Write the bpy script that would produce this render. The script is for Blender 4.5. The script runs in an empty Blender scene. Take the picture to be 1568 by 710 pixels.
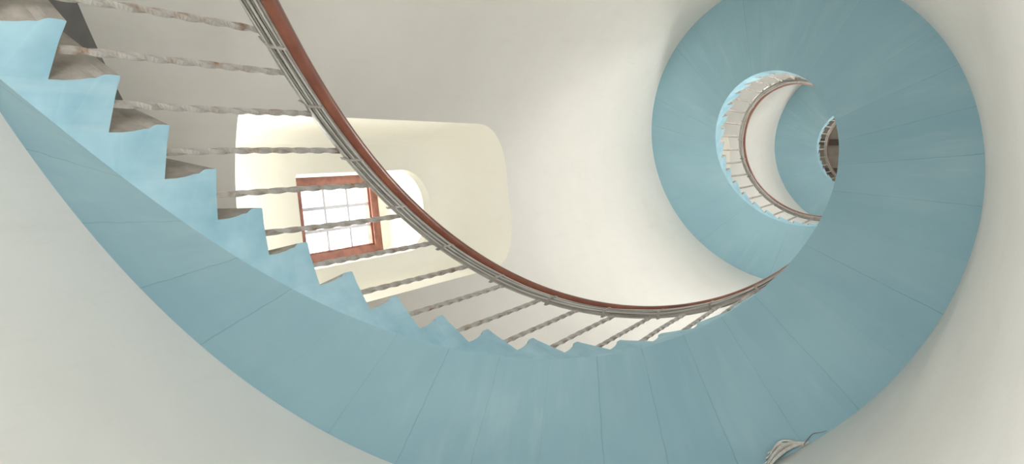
import bpy, math, random
import numpy as np
from mathutils import Vector, Matrix
from mathutils.geometry import tessellate_polygon
random.seed(3)
pi=math.pi
sc=bpy.context.scene
try: sc.view_settings.view_transform='Standard'; sc.view_settings.look='None'
except Exception: pass

# ------------------------------------------------ dimensions (metres)
R=1.6; RIN=0.8087; PITCH=7.0905; C0=1.8869; DTH=0.1857; TH0=-0.4901
RISE=PITCH*DTH/(2*pi)
RR=0.8185; H=0.9197; DB=0.628
T_IN=0.1755; T_OUT=0.012
K0,K1=-20,92
ZB,ZT=-4.2,21.4
def P(r,th,z): 
    a=pi-th
    return (r*math.cos(a), r*math.sin(a), z)
def zc(th): return PITCH*th/(2*pi)+C0

# ------------------------------------------------ camera
f,tilt,w,cx,cy=1258.1624,0.4829,np.array([-0.0944,-0.0176,-0.0691]),1.4379,-0.2173
def rv(w):
    t=np.linalg.norm(w);k=w/t
    K=np.array([[0,-k[2],k[1]],[k[2],0,-k[0]],[-k[1],k[0],0]])
    return np.eye(3)+np.sin(t)*K+(1-np.cos(t))*K@K
M=rv(w)@np.array([[np.cos(tilt),0,np.sin(tilt)],[0,-1,0],[np.sin(tilt),0,-np.cos(tilt)]]).T
cam=bpy.data.cameras.new('camera'); camo=bpy.data.objects.new('camera',cam)
sc.collection.objects.link(camo); sc.camera=camo
m4=Matrix([[*M[i],0] for i in range(3)]+[[0,0,0,1]]); m4=m4.to_4x4()
camo.matrix_world=Matrix.Translation((cx,cy,0))@m4
cam.sensor_width=36; cam.lens=f*36/1600; cam.clip_start=0.02

# ------------------------------------------------ materials
def mat(name):
    m=bpy.data.materials.new(name); m.use_nodes=True
    nt=m.node_tree; b=nt.nodes['Principled BSDF']
    return m,nt,b
def N(nt,t,**kw):
    n=nt.nodes.new(t)
    for k,v in kw.items(): setattr(n,k,v)
    return n
def noise(nt,vec,scale,detail=4,rough=.55):
    n=N(nt,'ShaderNodeTexNoise'); n.inputs['Scale'].default_value=scale
    n.inputs['Detail'].default_value=detail; n.inputs['Roughness'].default_value=rough
    if vec is not None: nt.links.new(vec,n.inputs['Vector'])
    return n.outputs['Fac']
def ramp(nt,fac,stops):
    r=N(nt,'ShaderNodeValToRGB'); e=r.color_ramp.elements
    while len(e)<len(stops): e.new(.5)
    for el,(p,c) in zip(e,stops): el.position=p; el.color=(*c,1) if len(c)==3 else c
    nt.links.new(fac,r.inputs[0]); return r.outputs[0]
def mixc(nt,fac,a,b,mode='MIX'):
    n=N(nt,'ShaderNodeMix',data_type='RGBA',blend_type=mode)
    for s,v in ((0,fac),(6,a),(7,b)):
        if isinstance(v,(int,float)): n.inputs[s].default_value=v
        elif isinstance(v,tuple): n.inputs[s].default_value=(*v,1)
        else: nt.links.new(v,n.inputs[s])
    return n.outputs[2]
def mapping(nt,vec,scale):
    n=N(nt,'ShaderNodeMapping'); n.inputs['Scale'].default_value=scale
    nt.links.new(vec,n.inputs['Vector']); return n.outputs[0]
def mth(nt,op,a,b=None):
    n=N(nt,'ShaderNodeMath',operation=op)
    for i,v in enumerate((a,b)):
        if v is None: continue
        if isinstance(v,(int,float)): n.inputs[i].default_value=v
        else: nt.links.new(v,n.inputs[i])
    return n.outputs[0]
def bump(nt,b,h,strength,dist=.01):
    n=N(nt,'ShaderNodeBump'); n.inputs['Strength'].default_value=strength; n.inputs['Distance'].default_value=dist
    nt.links.new(h,n.inputs['Height']); nt.links.new(n.outputs[0],b.inputs['Normal'])
def obj(nt): return N(nt,'ShaderNodeTexCoord').outputs['Object']

def make_blue(name,c1,c2,streak,seams):
    m,nt,b=mat(name)
    at=N(nt,'ShaderNodeAttribute',attribute_name='tr')
    sx=N(nt,'ShaderNodeSeparateXYZ'); nt.links.new(at.outputs['Vector'],sx.inputs[0])
    o=obj(nt)
    n1=noise(nt,o,1.6 if seams else 5,3)
    base=ramp(nt,n1,[(.3,c1),(.7,c2)])
    # brushed radial streaks, patchy
    st=noise(nt,mapping(nt,at.outputs['Vector'],(2.6,.55,.25)),1.0,4,.55)
    patch=ramp(nt,noise(nt,o,1.0,2),[(.42,(.12,.12,.12)),(.65,(1,1,1))])
    fc=mth(nt,'MULTIPLY',mth(nt,'MULTIPLY',ramp(nt,st,[(.50,(0,0,0)),(.85,(1,1,1))]),patch),streak)
    base=mixc(nt,fc,base,(.60,.72,.74))
    st2=noise(nt,mapping(nt,at.outputs['Vector'],(3.5,.5,.4)),1.0,3,.5)
    base=mixc(nt,mth(nt,'MULTIPLY',ramp(nt,st2,[(.52,(0,0,0)),(.8,(1,1,1))]),.2),base,(.21,.41,.49))
    if seams:
        su=mth(nt,'SUBTRACT',sx.outputs[0],.13)
        fl=mth(nt,'FLOOR',su)
        wn=N(nt,'ShaderNodeTexWhiteNoise',noise_dimensions='1D'); nt.links.new(fl,wn.inputs['W'])
        base=mixc(nt,mth(nt,'MULTIPLY',wn.outputs['Value'],.12),base,(.46,.64,.69))
        wob=mth(nt,'MULTIPLY',mth(nt,'SUBTRACT',noise(nt,o,7,3),.5),.05)
        su2=mth(nt,'ADD',su,wob)
        d=mth(nt,'ABSOLUTE',mth(nt,'SUBTRACT',mth(nt,'FRACT',su2),.5))
        seam=ramp(nt,d,[(.486,(0,0,0)),(.496,(1,1,1))])
        wn2=N(nt,'ShaderNodeTexWhiteNoise',noise_dimensions='1D')
        nt.links.new(mth(nt,'ROUND',mth(nt,'ADD',su,73.0)),wn2.inputs['W'])
        vis=mth(nt,'MULTIPLY',ramp(nt,wn2.outputs['Value'],[(.2,(.15,.15,.15)),(.8,(1,1,1))]),.38)
        vis=mth(nt,'MULTIPLY',vis,ramp(nt,noise(nt,o,5,3),[(.3,(.4,.4,.4)),(.6,(1,1,1))]))
        base=mixc(nt,mth(nt,'MULTIPLY',seam,vis),base,(.10,.19,.22))
    nt.links.new(base,b.inputs['Base Color']); b.inputs['Roughness'].default_value=.6
    b.inputs['Specular IOR Level'].default_value=.25
    bump(nt,b,noise(nt,o,5,3),.12)
    return m
def make_concrete():
    m,nt,b=mat('worn_concrete'); o=obj(nt)
    c=ramp(nt,noise(nt,o,12,6,.65),[(.3,(.30,.275,.245)),(.62,(.46,.43,.38)),(.8,(.58,.54,.49))])
    nt.links.new(c,b.inputs['Base Color']); b.inputs['Roughness'].default_value=.8
    bump(nt,b,noise(nt,o,40,4),.3); return m
def make_wall(name,a,bb,stain):
    m,nt,b=mat(name); o=obj(nt)
    c=ramp(nt,noise(nt,o,1.1,5,.6),[(.3,a),(.7,bb)])
    s=noise(nt,mapping(nt,o,(6,6,1.2)),1.3,6,.7)
    c=mixc(nt,mth(nt,'MULTIPLY',ramp(nt,s,[(.55,(0,0,0)),(.8,(1,1,1))]),.25),c,stain)
    v=N(nt,'ShaderNodeTexNoise'); v.inputs['Scale'].default_value=2.3; v.inputs['Detail'].default_value=8; v.inputs['Roughness'].default_value=.7
    nt.links.new(mapping(nt,o,(1,1,.6)),v.inputs['Vector'])
    d=mth(nt,'ABSOLUTE',mth(nt,'SUBTRACT',v.outputs['Fac'],.62))
    c=mixc(nt,mth(nt,'MULTIPLY',ramp(nt,d,[(.0,(1,1,1)),(.006,(0,0,0))]),.18),c,stain)
    nt.links.new(c,b.inputs['Base Color']); b.inputs['Roughness'].default_value=.6
    b.inputs['Specular IOR Level'].default_value=.3
    h=mth(nt,'ADD',mth(nt,'MULTIPLY',noise(nt,o,3.0,3),2.0),mth(nt,'MULTIPLY',noise(nt,o,45,4),.1))
    bump(nt,b,h,.22,.02); return m
def make_metal():
    m,nt,b=mat('painted_iron_rusty'); o=obj(nt)
    r=noise(nt,o,14,4,.65)
    c=ramp(nt,r,[(.50,(.46,.44,.41)),(.61,(.38,.33,.28)),(.73,(.24,.13,.08))])
    nt.links.new(c,b.inputs['Base Color']); b.inputs['Roughness'].default_value=.55
    b.inputs['Metallic'].default_value=.1; return m
def make_plain(name,c1,c2,scale=8,rough=.5,mapv=None,metal=0):
    m,nt,b=mat(name); o=obj(nt)
    v=o if mapv is None else mapping(nt,o,mapv)
    nt.links.new(ramp(nt,noise(nt,v,scale,4,.6),[(.35,c1),(.65,c2)]),b.inputs['Base Color'])
    b.inputs['Roughness'].default_value=rough; b.inputs['Metallic'].default_value=metal
    return m
BLUE=make_blue('blue_paint',(.285,.475,.555),(.33,.53,.605),.38,True)
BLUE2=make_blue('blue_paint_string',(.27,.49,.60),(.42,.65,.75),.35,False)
CONC=make_concrete()
WALL=make_wall('white_plaster',(.725,.71,.665),(.775,.76,.72),(.60,.575,.52))
CREAM=make_wall('cream_plaster',(.88,.86,.77),(.91,.895,.81),(.82,.79,.68))
IRON=make_metal()
RAILW=make_plain('red_brown_paint',(.20,.06,.036),(.30,.105,.06),6,.28)
BAR=make_plain('grey_iron_bar',(.32,.30,.27),(.50,.47,.43),9,.45)
CABLE=make_plain('cable_sheath',(.52,.495,.46),(.62,.60,.56),5,.5)
CABLE2=make_plain('dark_cable_sheath',(.22,.205,.18),(.33,.31,.28),5,.5)
WOOD=make_plain('window_wood',(.20,.065,.04),(.34,.13,.085),14,.5)
MUNT=make_plain('pale_glazing_bar',(.50,.50,.56),(.58,.58,.64),10,.5)
DECK=make_plain('lantern_deck_paint',(.40,.36,.29),(.50,.46,.38),5,.6)
DARK=make_plain('lantern_beam_paint',(.10,.085,.07),(.16,.14,.12),5,.6)
DADO=make_plain('grey_dado_paint',(.16,.16,.16),(.22,.215,.21),6,.6)
FRAY=make_plain('frayed_jute',(.55,.53,.48),(.75,.73,.67),20,.8)
GL=bpy.data.materials.new('window_glass'); GL.use_nodes=True
nt=GL.node_tree; nt.nodes.clear(); 
go=N(nt,'ShaderNodeOutputMaterial'); tb=N(nt,'ShaderNodeBsdfTransparent'); gb=N(nt,'ShaderNodeBsdfGlossy'); mx=N(nt,'ShaderNodeMixShader')
gb.inputs['Roughness'].default_value=.05; mx.inputs[0].default_value=.06
nt.links.new(tb.outputs[0],mx.inputs[1]); nt.links.new(gb.outputs[0],mx.inputs[2]); nt.links.new(mx.outputs[0],go.inputs[0])

# ------------------------------------------------ mesh helper
class MB:
    def __init__(s): s.v=[];s.f=[];s.m=[];s.s=[];s.a=[]
    def add(s,vs,fs,mi=0,sm=False,at=None):
        o=len(s.v); s.v+=vs; s.a+=(at if at else [(0,0,0)]*len(vs))
        for q in fs: s.f.append([i+o for i in q]); s.m.append(mi); s.s.append(sm)
    def build(s,name,mats,parent=None,attr=False):
        me=bpy.data.meshes.new(name); me.from_pydata(s.v,[],s.f)
        for m in mats: me.materials.append(m)
        me.polygons.foreach_set('material_index',s.m); me.polygons.foreach_set('use_smooth',s.s)
        if attr:
            A=me.attributes.new('tr','FLOAT_VECTOR','POINT'); A.data.foreach_set('vector',np.array(s.a,float).ravel())
        me.update(); o=bpy.data.objects.new(name,me); sc.collection.objects.link(o)
        if parent: o.parent=parent
        return o
def grid(nu,nv,flip=False):
    F=[]
    for i in range(nu-1):
        for j in range(nv-1):
            q=[i*nv+j,(i+1)*nv+j,(i+1)*nv+j+1,i*nv+j+1]
            F.append(q[::-1] if flip else q)
    return F

# ------------------------------------------------ staircase
def tt(r): return T_IN+(T_OUT-T_IN)*(r-RIN)/(R-RIN)
def sb(r): return DTH*(.19+(.02-.19)*(r-RIN)/(R-RIN))
mb=MB(); NS=6; ROUT=R+.012
ths=[TH0+K0*DTH+i*DTH/NS for i in range((K1-K0)*NS+1)]
# underside continuous strip
rs=[RIN+(ROUT-RIN)*j/4 for j in range(5)]
vs=[];at=[]
for th in ths:
    for r in rs:
        vs.append(P(r,th,zc(th)-tt(r))); at.append(((th-TH0)/DTH,r*3,th))
mb.add(vs,grid(len(ths),5),0,True,at)
for k in range(K0,K1):
    th=TH0+k*DTH; zk=zc(th)+RISE; zp=zk-RISE
    def prof(r):
        s=sb(r)
        pr=[(s,0),(s*.97,.045),(s*.80,.085),(s*.55,.115),(s*.50,.135),(s*.16,.150),(s*.02,.160),(0,.175),(0,RISE-.006),(.004,RISE)]
        return [(th+a,zp+b) for a,b in pr]
    pi_,po=prof(RIN),prof(ROUT)
    n=len(pi_)
    vs=[P(RIN,a,b) for a,b in pi_]+[P(ROUT,a,b) for a,b in po]
    mb.add(vs,[[i,i+n,i+1+n,i+1] for i in range(n-1)],1,False,[(k,r,0) for r in [RIN]*n+[ROUT]*n])
    te_i=th+DTH+sb(RIN); te_o=th+DTH+sb(ROUT)
    a=[P(RIN,pi_[-1][0]+(te_i-pi_[-1][0])*q/3,zk) for q in range(4)]+[P(ROUT,po[-1][0]+(te_o-po[-1][0])*q/3,zk) for q in range(4)]
    mb.add(a,[[q,q+4,q+5,q+1] for q in range(3)],1)
    poly=list(pi_)+[(pi_[-1][0]+(te_i-pi_[-1][0])*q/3,zk) for q in (1,2,3)]
    ta=th+sb(RIN)
    low=[(ta+DTH*q/NS, zc(ta+DTH*q/NS)-T_IN) for q in range(NS,-1,-1)]
    poly+=low
    tri=tessellate_polygon([[Vector((x,y,0)) for x,y in poly]])
    mb.add([P(RIN,x,y) for x,y in poly],[list(t) for t in tri],2,False,[((x-TH0)/DTH+.5,y*2,x) for x,y in poly])
for kk in (K0,K1):
    th=TH0+kk*DTH; z=zc(th)
    mb.add([P(RIN,th,z-T_IN),P(ROUT,th,z-T_OUT),P(ROUT,th,z+RISE),P(RIN,th,z+RISE)],[[0,1,2,3]],0)
stairs=mb.build('spiral_staircase',[BLUE,CONC,BLUE2],attr=True)

# ------------------------------------------------ balustrade
root=bpy.data.objects.new('stair_railing',None); sc.collection.objects.link(root)
mb=MB()
for k in range(K0,K1-1):
    th=TH0+(k+DB)*DTH; z0=zc(TH0+k*DTH)+RISE-.002; z1=zc(th)+H+.05
    L=z1-z0; n=60; hr=.0122; tw=random.uniform(.9,1.1)*2*pi*2.1; ph=random.uniform(0,1.5)
    x,y,_=P(RR+.004,th,0); lx=random.uniform(-.004,.004); ly=random.uniform(-.004,.004)
    vs=[]
    for i in range(n):
        u=i/(n-1); e=min(max((u-.06)/.88,0),1)
        aa=ph+tw*e
        for j in range(4):
            q=aa+j*pi/2
            vs.append((x+lx*math.sin(pi*u)+hr*math.cos(q),y+ly*math.sin(pi*u)+hr*math.sin(q),z0+u*L))
    F=[]
    for i in range(n-1):
        for j in range(4):
            F.append([i*4+j,i*4+(j+1)%4,(i+1)*4+(j+1)%4,(i+1)*4+j])
    mb.add(vs,F,0)
mb.build('balusters',[IRON],root)
def sweep(mbb,prof,t0,t1,mi,sm=True,step=.025,wob=0,seed=0):
    n=int((t1-t0)/step); m=len(prof); vs=[]
    for i in range(n+1):
        th=t0+(t1-t0)*i/n
        wr=wob*math.sin(th*7.3+seed)+wob*.6*math.sin(th*17.1+seed*2.3); wz=wob*math.sin(th*9.1+seed*1.7)
        for dr,dz in prof: vs.append(P(RR+dr+wr,th,zc(th)+H+dz+wz))
    F=[]
    for i in range(n):
        for j in range(m):
            F.append([i*m+j,(i+1)*m+j,(i+1)*m+(j+1)%m,i*m+(j+1)%m])
    F+=[list(range(m)),[n*m+j for j in range(m-1,-1,-1)]]
    mbb.add(vs,F,mi,sm)
ta,tb_=TH0+(K0+.2)*DTH,TH0+(K1-1)*DTH
mb=MB(); pr=[]
for q in range(18):
    a=2*pi*q/18; c,s=math.cos(a),math.sin(a)
    pr.append((-.006+.036*math.copysign(abs(c)**.7,c),.137+.047*math.copysign(abs(s)**.8,s)))
sweep(mb,pr,ta,tb_,0)
mb.build('handrail',[RAILW],root)
mb=MB()
sweep(mb,[(-.024,.078),(.024,.078),(.024,.092),(-.024,.092)],ta,tb_,0,False)
sweep(mb,[(-.014,-.002),(-.004,-.002),(-.004,.079),(-.014,.079)],ta,tb_,0,False)
mb.build('rail_bar',[BAR],root)
mb=MB()
for i,(dr,dz,r) in enumerate([(-.024,.070,.008),(-.023,.053,.0065),(-.023,.037,.008),(-.022,.020,.007),(-.020,.004,.006),(.005,.060,.008),(.006,.040,.007),(.004,.020,.007),(.002,.006,.005)]):
    sweep(mb,[(dr+r*math.cos(a*pi/3),dz+r*math.sin(a*pi/3)) for a in range(6)],ta,tb_,1 if i in (1,3,6) else 0,True,.03,.0022,i*2.1)
mb.build('cables',[CABLE,CABLE2],root)
mb=MB()
for k in range(K0*2,K1*2-3):   # cable clips
    if k%3: continue
    th=TH0+(k/2+.35)*DTH
    vs=[]
    for t in (th-.006,th+.006):
        for dr,dz in ((-.034,-.008),(.016,-.008),(.016,.080),(-.034,.080)): vs.append(P(RR+dr,t,zc(t)+H+dz))
    mb.add(vs,[[0,1,2,3],[7,6,5,4],[0,4,5,1],[1,5,6,2],[2,6,7,3],[3,7,4,0]],0)
mb.build('cable_clips',[BAR],root)

# ------------------------------------------------ tower wall with niches
TH_WALL=.95; RO=R+TH_WALL
NSEG=384
mb=MB()
vs=[(R*math.cos(2*pi*i/NSEG),R*math.sin(2*pi*i/NSEG),z) for i in range(NSEG) for z in (ZB,ZT)]
vs+=[(RO*math.cos(2*pi*i/NSEG),RO*math.sin(2*pi*i/NSEG),z) for i in range(NSEG) for z in (ZB,ZT)]
F=[]
for i in range(NSEG):
    j=(i+1)%NSEG; o=2*NSEG
    F.append([2*i,2*i+1,2*j+1,2*j]); F.append([o+2*i,o+2*j,o+2*j+1,o+2*i+1])
    F.append([2*i,2*j,o+2*j,o+2*i]); F.append([2*i+1,o+2*i+1,o+2*j+1,2*j+1])
mb.add(vs,F,0,False)
wall=mb.build('wall_tower',[WALL])
WPHI=math.radians(172.35); 
def ring(d,hw,zb,zt,rx,rz,so=0,n=14,rb=.02):
    """closed outline in local (d outward from wall radius, s tangential, z)"""
    o=[]
    for i in range(5):
        a=-pi/2*(1-i/4); o.append((hw-rb+rb*math.cos(a),zb+rb+rb*math.sin(a)))
    for i in range(n+1):
        a=pi/2*i/n; o.append((hw-rx+rx*math.cos(a),zt-rz+rz*math.sin(a)))
    full=o+[(-s,z) for s,z in reversed(o)]
    return [(d,s+so,z) for s,z in full]
def loc(phi,d,s,z):
    n=(math.cos(phi),math.sin(phi)); t=(-n[1],n[0]); r=R+d
    return (n[0]*r+t[0]*s,n[1]*r+t[1]*s,z)
def loft(mbb,phi,dz,rings,mi,caps=True):
    vs=[];m=len(rings[0])
    for rg in rings: vs+=[loc(phi,d,s,z+dz) for d,s,z in rg]
    F=[]
    for i in range(len(rings)-1):
        for j in range(m):
            F.append([i*m+j,i*m+(j+1)%m,(i+1)*m+(j+1)%m,(i+1)*m+j])
    if caps: F+=[list(range(m))[::-1],[(len(rings)-1)*m+j for j in range(m)]]
    mbb.add(vs,F,mi,False)
WHW,WA,WB,WS=.29,3.94,4.80,.042
SO=-WS
NICHE=[ring(-.35,.535,2.77,5.70,.45,.60),ring(-.08,.522,2.77,5.52,.45,.55),ring(.28,.50,2.77,5.30,.45,.52),
       ring(.34,.485,2.79,5.24,.43,.50),ring(.38,.46,2.83,5.18,.40,.47),ring(.40,.43,2.88,5.11,.38,.44),ring(.401,.292,3.61,4.98,.26,.32,SO),
       ring(.43,.287,3.64,4.93,.25,.30,SO),ring(.72,WHW,3.93,4.85,.06,.10,SO),ring(.74,WHW,WA,WB,.01,.01,SO),ring(1.2,WHW,WA,WB,.01,.01,SO)]
windows=[(WPHI,0),(WPHI,PITCH),(WPHI,2*PITCH),(WPHI,-PITCH)]
for i,(ph,dz) in enumerate(windows):
    mb=MB(); loft(mb,ph,dz,NICHE,0)
    c=mb.build('cutter',[CREAM])
    bo=wall.modifiers.new('b','BOOLEAN'); bo.object=c; bo.operation='DIFFERENCE'; bo.solver='EXACT'
    try: bo.material_mode='TRANSFER'
    except Exception: pass
    bpy.context.view_layer.objects.active=wall
    bpy.ops.object.modifier_apply(modifier='b')
    bpy.data.objects.remove(c)
bpy.context.view_layer.objects.active=wall; wall.select_set(True)
try: bpy.ops.object.shade_smooth_by_angle(angle=math.radians(25))
except Exception: pass
wall.select_set(False)

def box(mbb,phi,dz,d0,d1,s0,s1,z0,z1,mi):
    v=[loc(phi,d,s+SO,z+dz) for d in (d0,d1) for s in (s0,s1) for z in (z0,z1)]
    mbb.add(v,[[0,1,3,2],[4,6,7,5],[0,4,5,1],[2,3,7,6],[0,2,6,4],[1,5,7,3]],mi)
for i,(ph,dz) in enumerate(windows):
    mb=MB(); hw=WHW; a,b=WA,WB; fw=.06; ft=.08
    box(mb,ph,dz,.745,.81,-hw,hw,a,a+fw,0); box(mb,ph,dz,.745,.81,-hw,hw,b-ft,b,0)
    box(mb,ph,dz,.745,.81,-hw,-hw+fw,a+fw,b-ft,0); box(mb,ph,dz,.745,.81,hw-fw,hw,a+fw,b-ft,0)
    for q in (1,2):
        s=-hw+fw+(2*hw-2*fw)*q/3; box(mb,ph,dz,.765,.79,s-.010,s+.010,a+fw,b-ft,1)
        z=a+fw+(b-a-ft-fw)*q/3; box(mb,ph,dz,.768,.787,-hw+fw,hw-fw,z-.010,z+.010,1)
    for (s0,s1,z0,z1) in ((-hw+fw,hw-fw,a+fw,a+fw+.012),(-hw+fw,hw-fw,b-ft-.014,b-ft),(-hw+fw,-hw+fw+.012,a+fw,b-ft),(hw-fw-.012,hw-fw,a+fw,b-ft)):
        box(mb,ph,dz,.76,.79,s0,s1,z0,z1,0)
    box(mb,ph,dz,.776,.779,-hw+fw,hw-fw,a+fw,b-ft,2)
    mb.build('window_%d'%(i+1),[WOOD,MUNT,GL])
    L=bpy.data.lights.new('daylight_%d'%(i+1),'AREA'); L.shape='RECTANGLE'; L.size=.5; L.size_y=.7; L.energy=24; L.color=(1,.99,.97)
    lo=bpy.data.objects.new('daylight_%d'%(i+1),L); sc.collection.objects.link(lo)
    lo.location=loc(ph,.93,0,4.35+dz)
    lo.rotation_euler=Vector((-math.cos(ph),-math.sin(ph),0)).to_track_quat('-Z','Z').to_euler()

# added unseen fill behind the niche sill, imitates sun bouncing off it
L=bpy.data.lights.new('sill_bounce_fill','POINT'); L.energy=11; L.shadow_soft_size=.045; L.color=(1,.985,.94)
o=bpy.data.objects.new('sill_bounce_fill',L); sc.collection.objects.link(o); o.location=loc(WPHI,.10,0,2.85)

# sloping grey dado along the stair wall (stops at the niche sills)
mb=MB(); vs=[]; n=0; th=TH0+K0*DTH
while th<TH0+(K1-2)*DTH:
    ph=(180-math.degrees(th))%360
    top=zc(th)+.515
    if 152.8<ph<191.9:
        turn=math.floor((zc(th)+.3-1.0)/PITCH)
        top=min(top,2.77+turn*PITCH-.004)
    for r,z in ((R+.004,zc(th)),(R-.004,zc(th)),(R-.004,top),(R+.004,top)): vs.append(P(r,th,max(z,zc(th))))
    n+=1; th+=DTH/8
F=[]
for i in range(n-1):
    for j in range(4): F.append([i*4+j,(i+1)*4+j,(i+1)*4+(j+1)%4,i*4+(j+1)%4])
mb.add(vs,F,0); mb.build('baseboard_stair',[DADO])

# frayed packing hanging out of the joint between stair slab and wall, plus a loose wire
mb=MB(); rnd=random.Random(5)
def tube(mbb,pts,r,mi):
    m=5; vs=[]
    for i,p in enumerate(pts):
        a=Vector(pts[max(i-1,0)]); b=Vector(pts[min(i+1,len(pts)-1)]); d=(b-a).normalized()
        u=d.cross(Vector((.3,.2,.9))).normalized(); v=d.cross(u); rr=r*(1-.5*i/len(pts))
        for j in range(m):
            q=Vector(p)+u*math.cos(2*pi*j/m)*rr+v*math.sin(2*pi*j/m)*rr; vs.append(tuple(q))
    F=[[i*m+j,i*m+(j+1)%m,(i+1)*m+(j+1)%m,(i+1)*m+j] for i in range(len(pts)-1) for j in range(m)]
    mbb.add(vs,F,mi,True)
def wp(deg,drop,off): 
    a=math.radians(deg); th=pi-a; return ((R-off)*math.cos(a),(R-off)*math.sin(a),zc(th)-tt(R-off)-.006-drop)
for i in range(20):
    u=i/19; d0=57.2+rnd.uniform(-.5,1.0)
    d1=62.6+1.0*u+rnd.uniform(-.6,.6); drop=.015+.13*u+rnd.uniform(-.01,.02)
    pts=[]; bow=rnd.uniform(.02,.05)
    for q in range(8):
        t=q/7; pts.append(wp(d0+(d1-d0)*t,drop*t**1.3,.012+bow*math.sin(pi*min(t*1.1,1))+.05*(1-u)*t))
    tube(mb,pts,rnd.uniform(.005,.009),0)
tube(mb,[wp(57.5-4.2*t/14,.008+.012*math.sin(t*.7),.012+.022*math.sin(pi*t/14)) for t in range(15)],.0035,1)
mb.build('frayed_packing',[FRAY,CABLE2])

# floor & ceiling
for nm,z,mt in (('floor',ZB,CONC),('ceiling',ZT,DECK)):
    mb=MB(); n=96
    v=[(RO*math.cos(2*pi*i/n),RO*math.sin(2*pi*i/n),z+q) for q in (-.1,.1) for i in range(n)]
    F=[list(range(n))[::-1],[n+i for i in range(n)]]+[[i,(i+1)%n,n+(i+1)%n,n+i] for i in range(n)]
    mb.add(v,F,0)
    if nm=='ceiling':   # deck beams
        for y in (-.95,-.25,.45,1.1):
            xx=math.sqrt(R*R-y*y)
            v=[(sx_*xx,y+q,z-.1-zz) for sx_ in (-1,1) for q in (-.07,.07) for zz in (0,.22)]
            mb.add(v,[[0,1,3,2],[4,6,7,5],[0,4,5,1],[2,3,7,6],[0,2,6,4],[1,5,7,3]],1)
    mb.build(nm,[mt,DARK])

# ------------------------------------------------ light
wd=bpy.data.worlds.new('sky'); sc.world=wd; wd.use_nodes=True
bg=wd.node_tree.nodes['Background']; bg.inputs[0].default_value=(.90,.95,1,1); bg.inputs[1].default_value=1.5
def area(name,loc_,dirv,size,e,col=(1,.995,.98)):
    L=bpy.data.lights.new(name,'AREA'); L.shape='DISK'; L.size=size; L.energy=e; L.color=col
    o=bpy.data.objects.new(name,L); sc.collection.objects.link(o); o.location=loc_
    o.rotation_euler=Vector(dirv).to_track_quat('-Z','Y').to_euler(); return o
area('shaft_fill',(0,0,-1.5),(0,0,1),1.2,26)  # added upward fill in the stair eye, not a fitting of the tower
area('shaft_fill',(.95,-.7,-.35),(-.25,.1,1),.7,60)  # added frontal fill, out of view, brightens far wall and undersides
for i,(a_,z,e) in enumerate(((0,6.9,100),(-2.2,9.5,45),(0,14,80),(-2.2,16.3,34),(0,19.8,15))):
    L=bpy.data.lights.new('hidden_fill','POINT'); L.energy=e; L.shadow_soft_size=.15; L.color=(1,.995,.98)  # added fill, hidden above the flights to brighten the upper walls
    o=bpy.data.objects.new('hidden_fill',L); sc.collection.objects.link(o); o.location=(1.3*math.cos(a_),1.3*math.sin(a_),z)
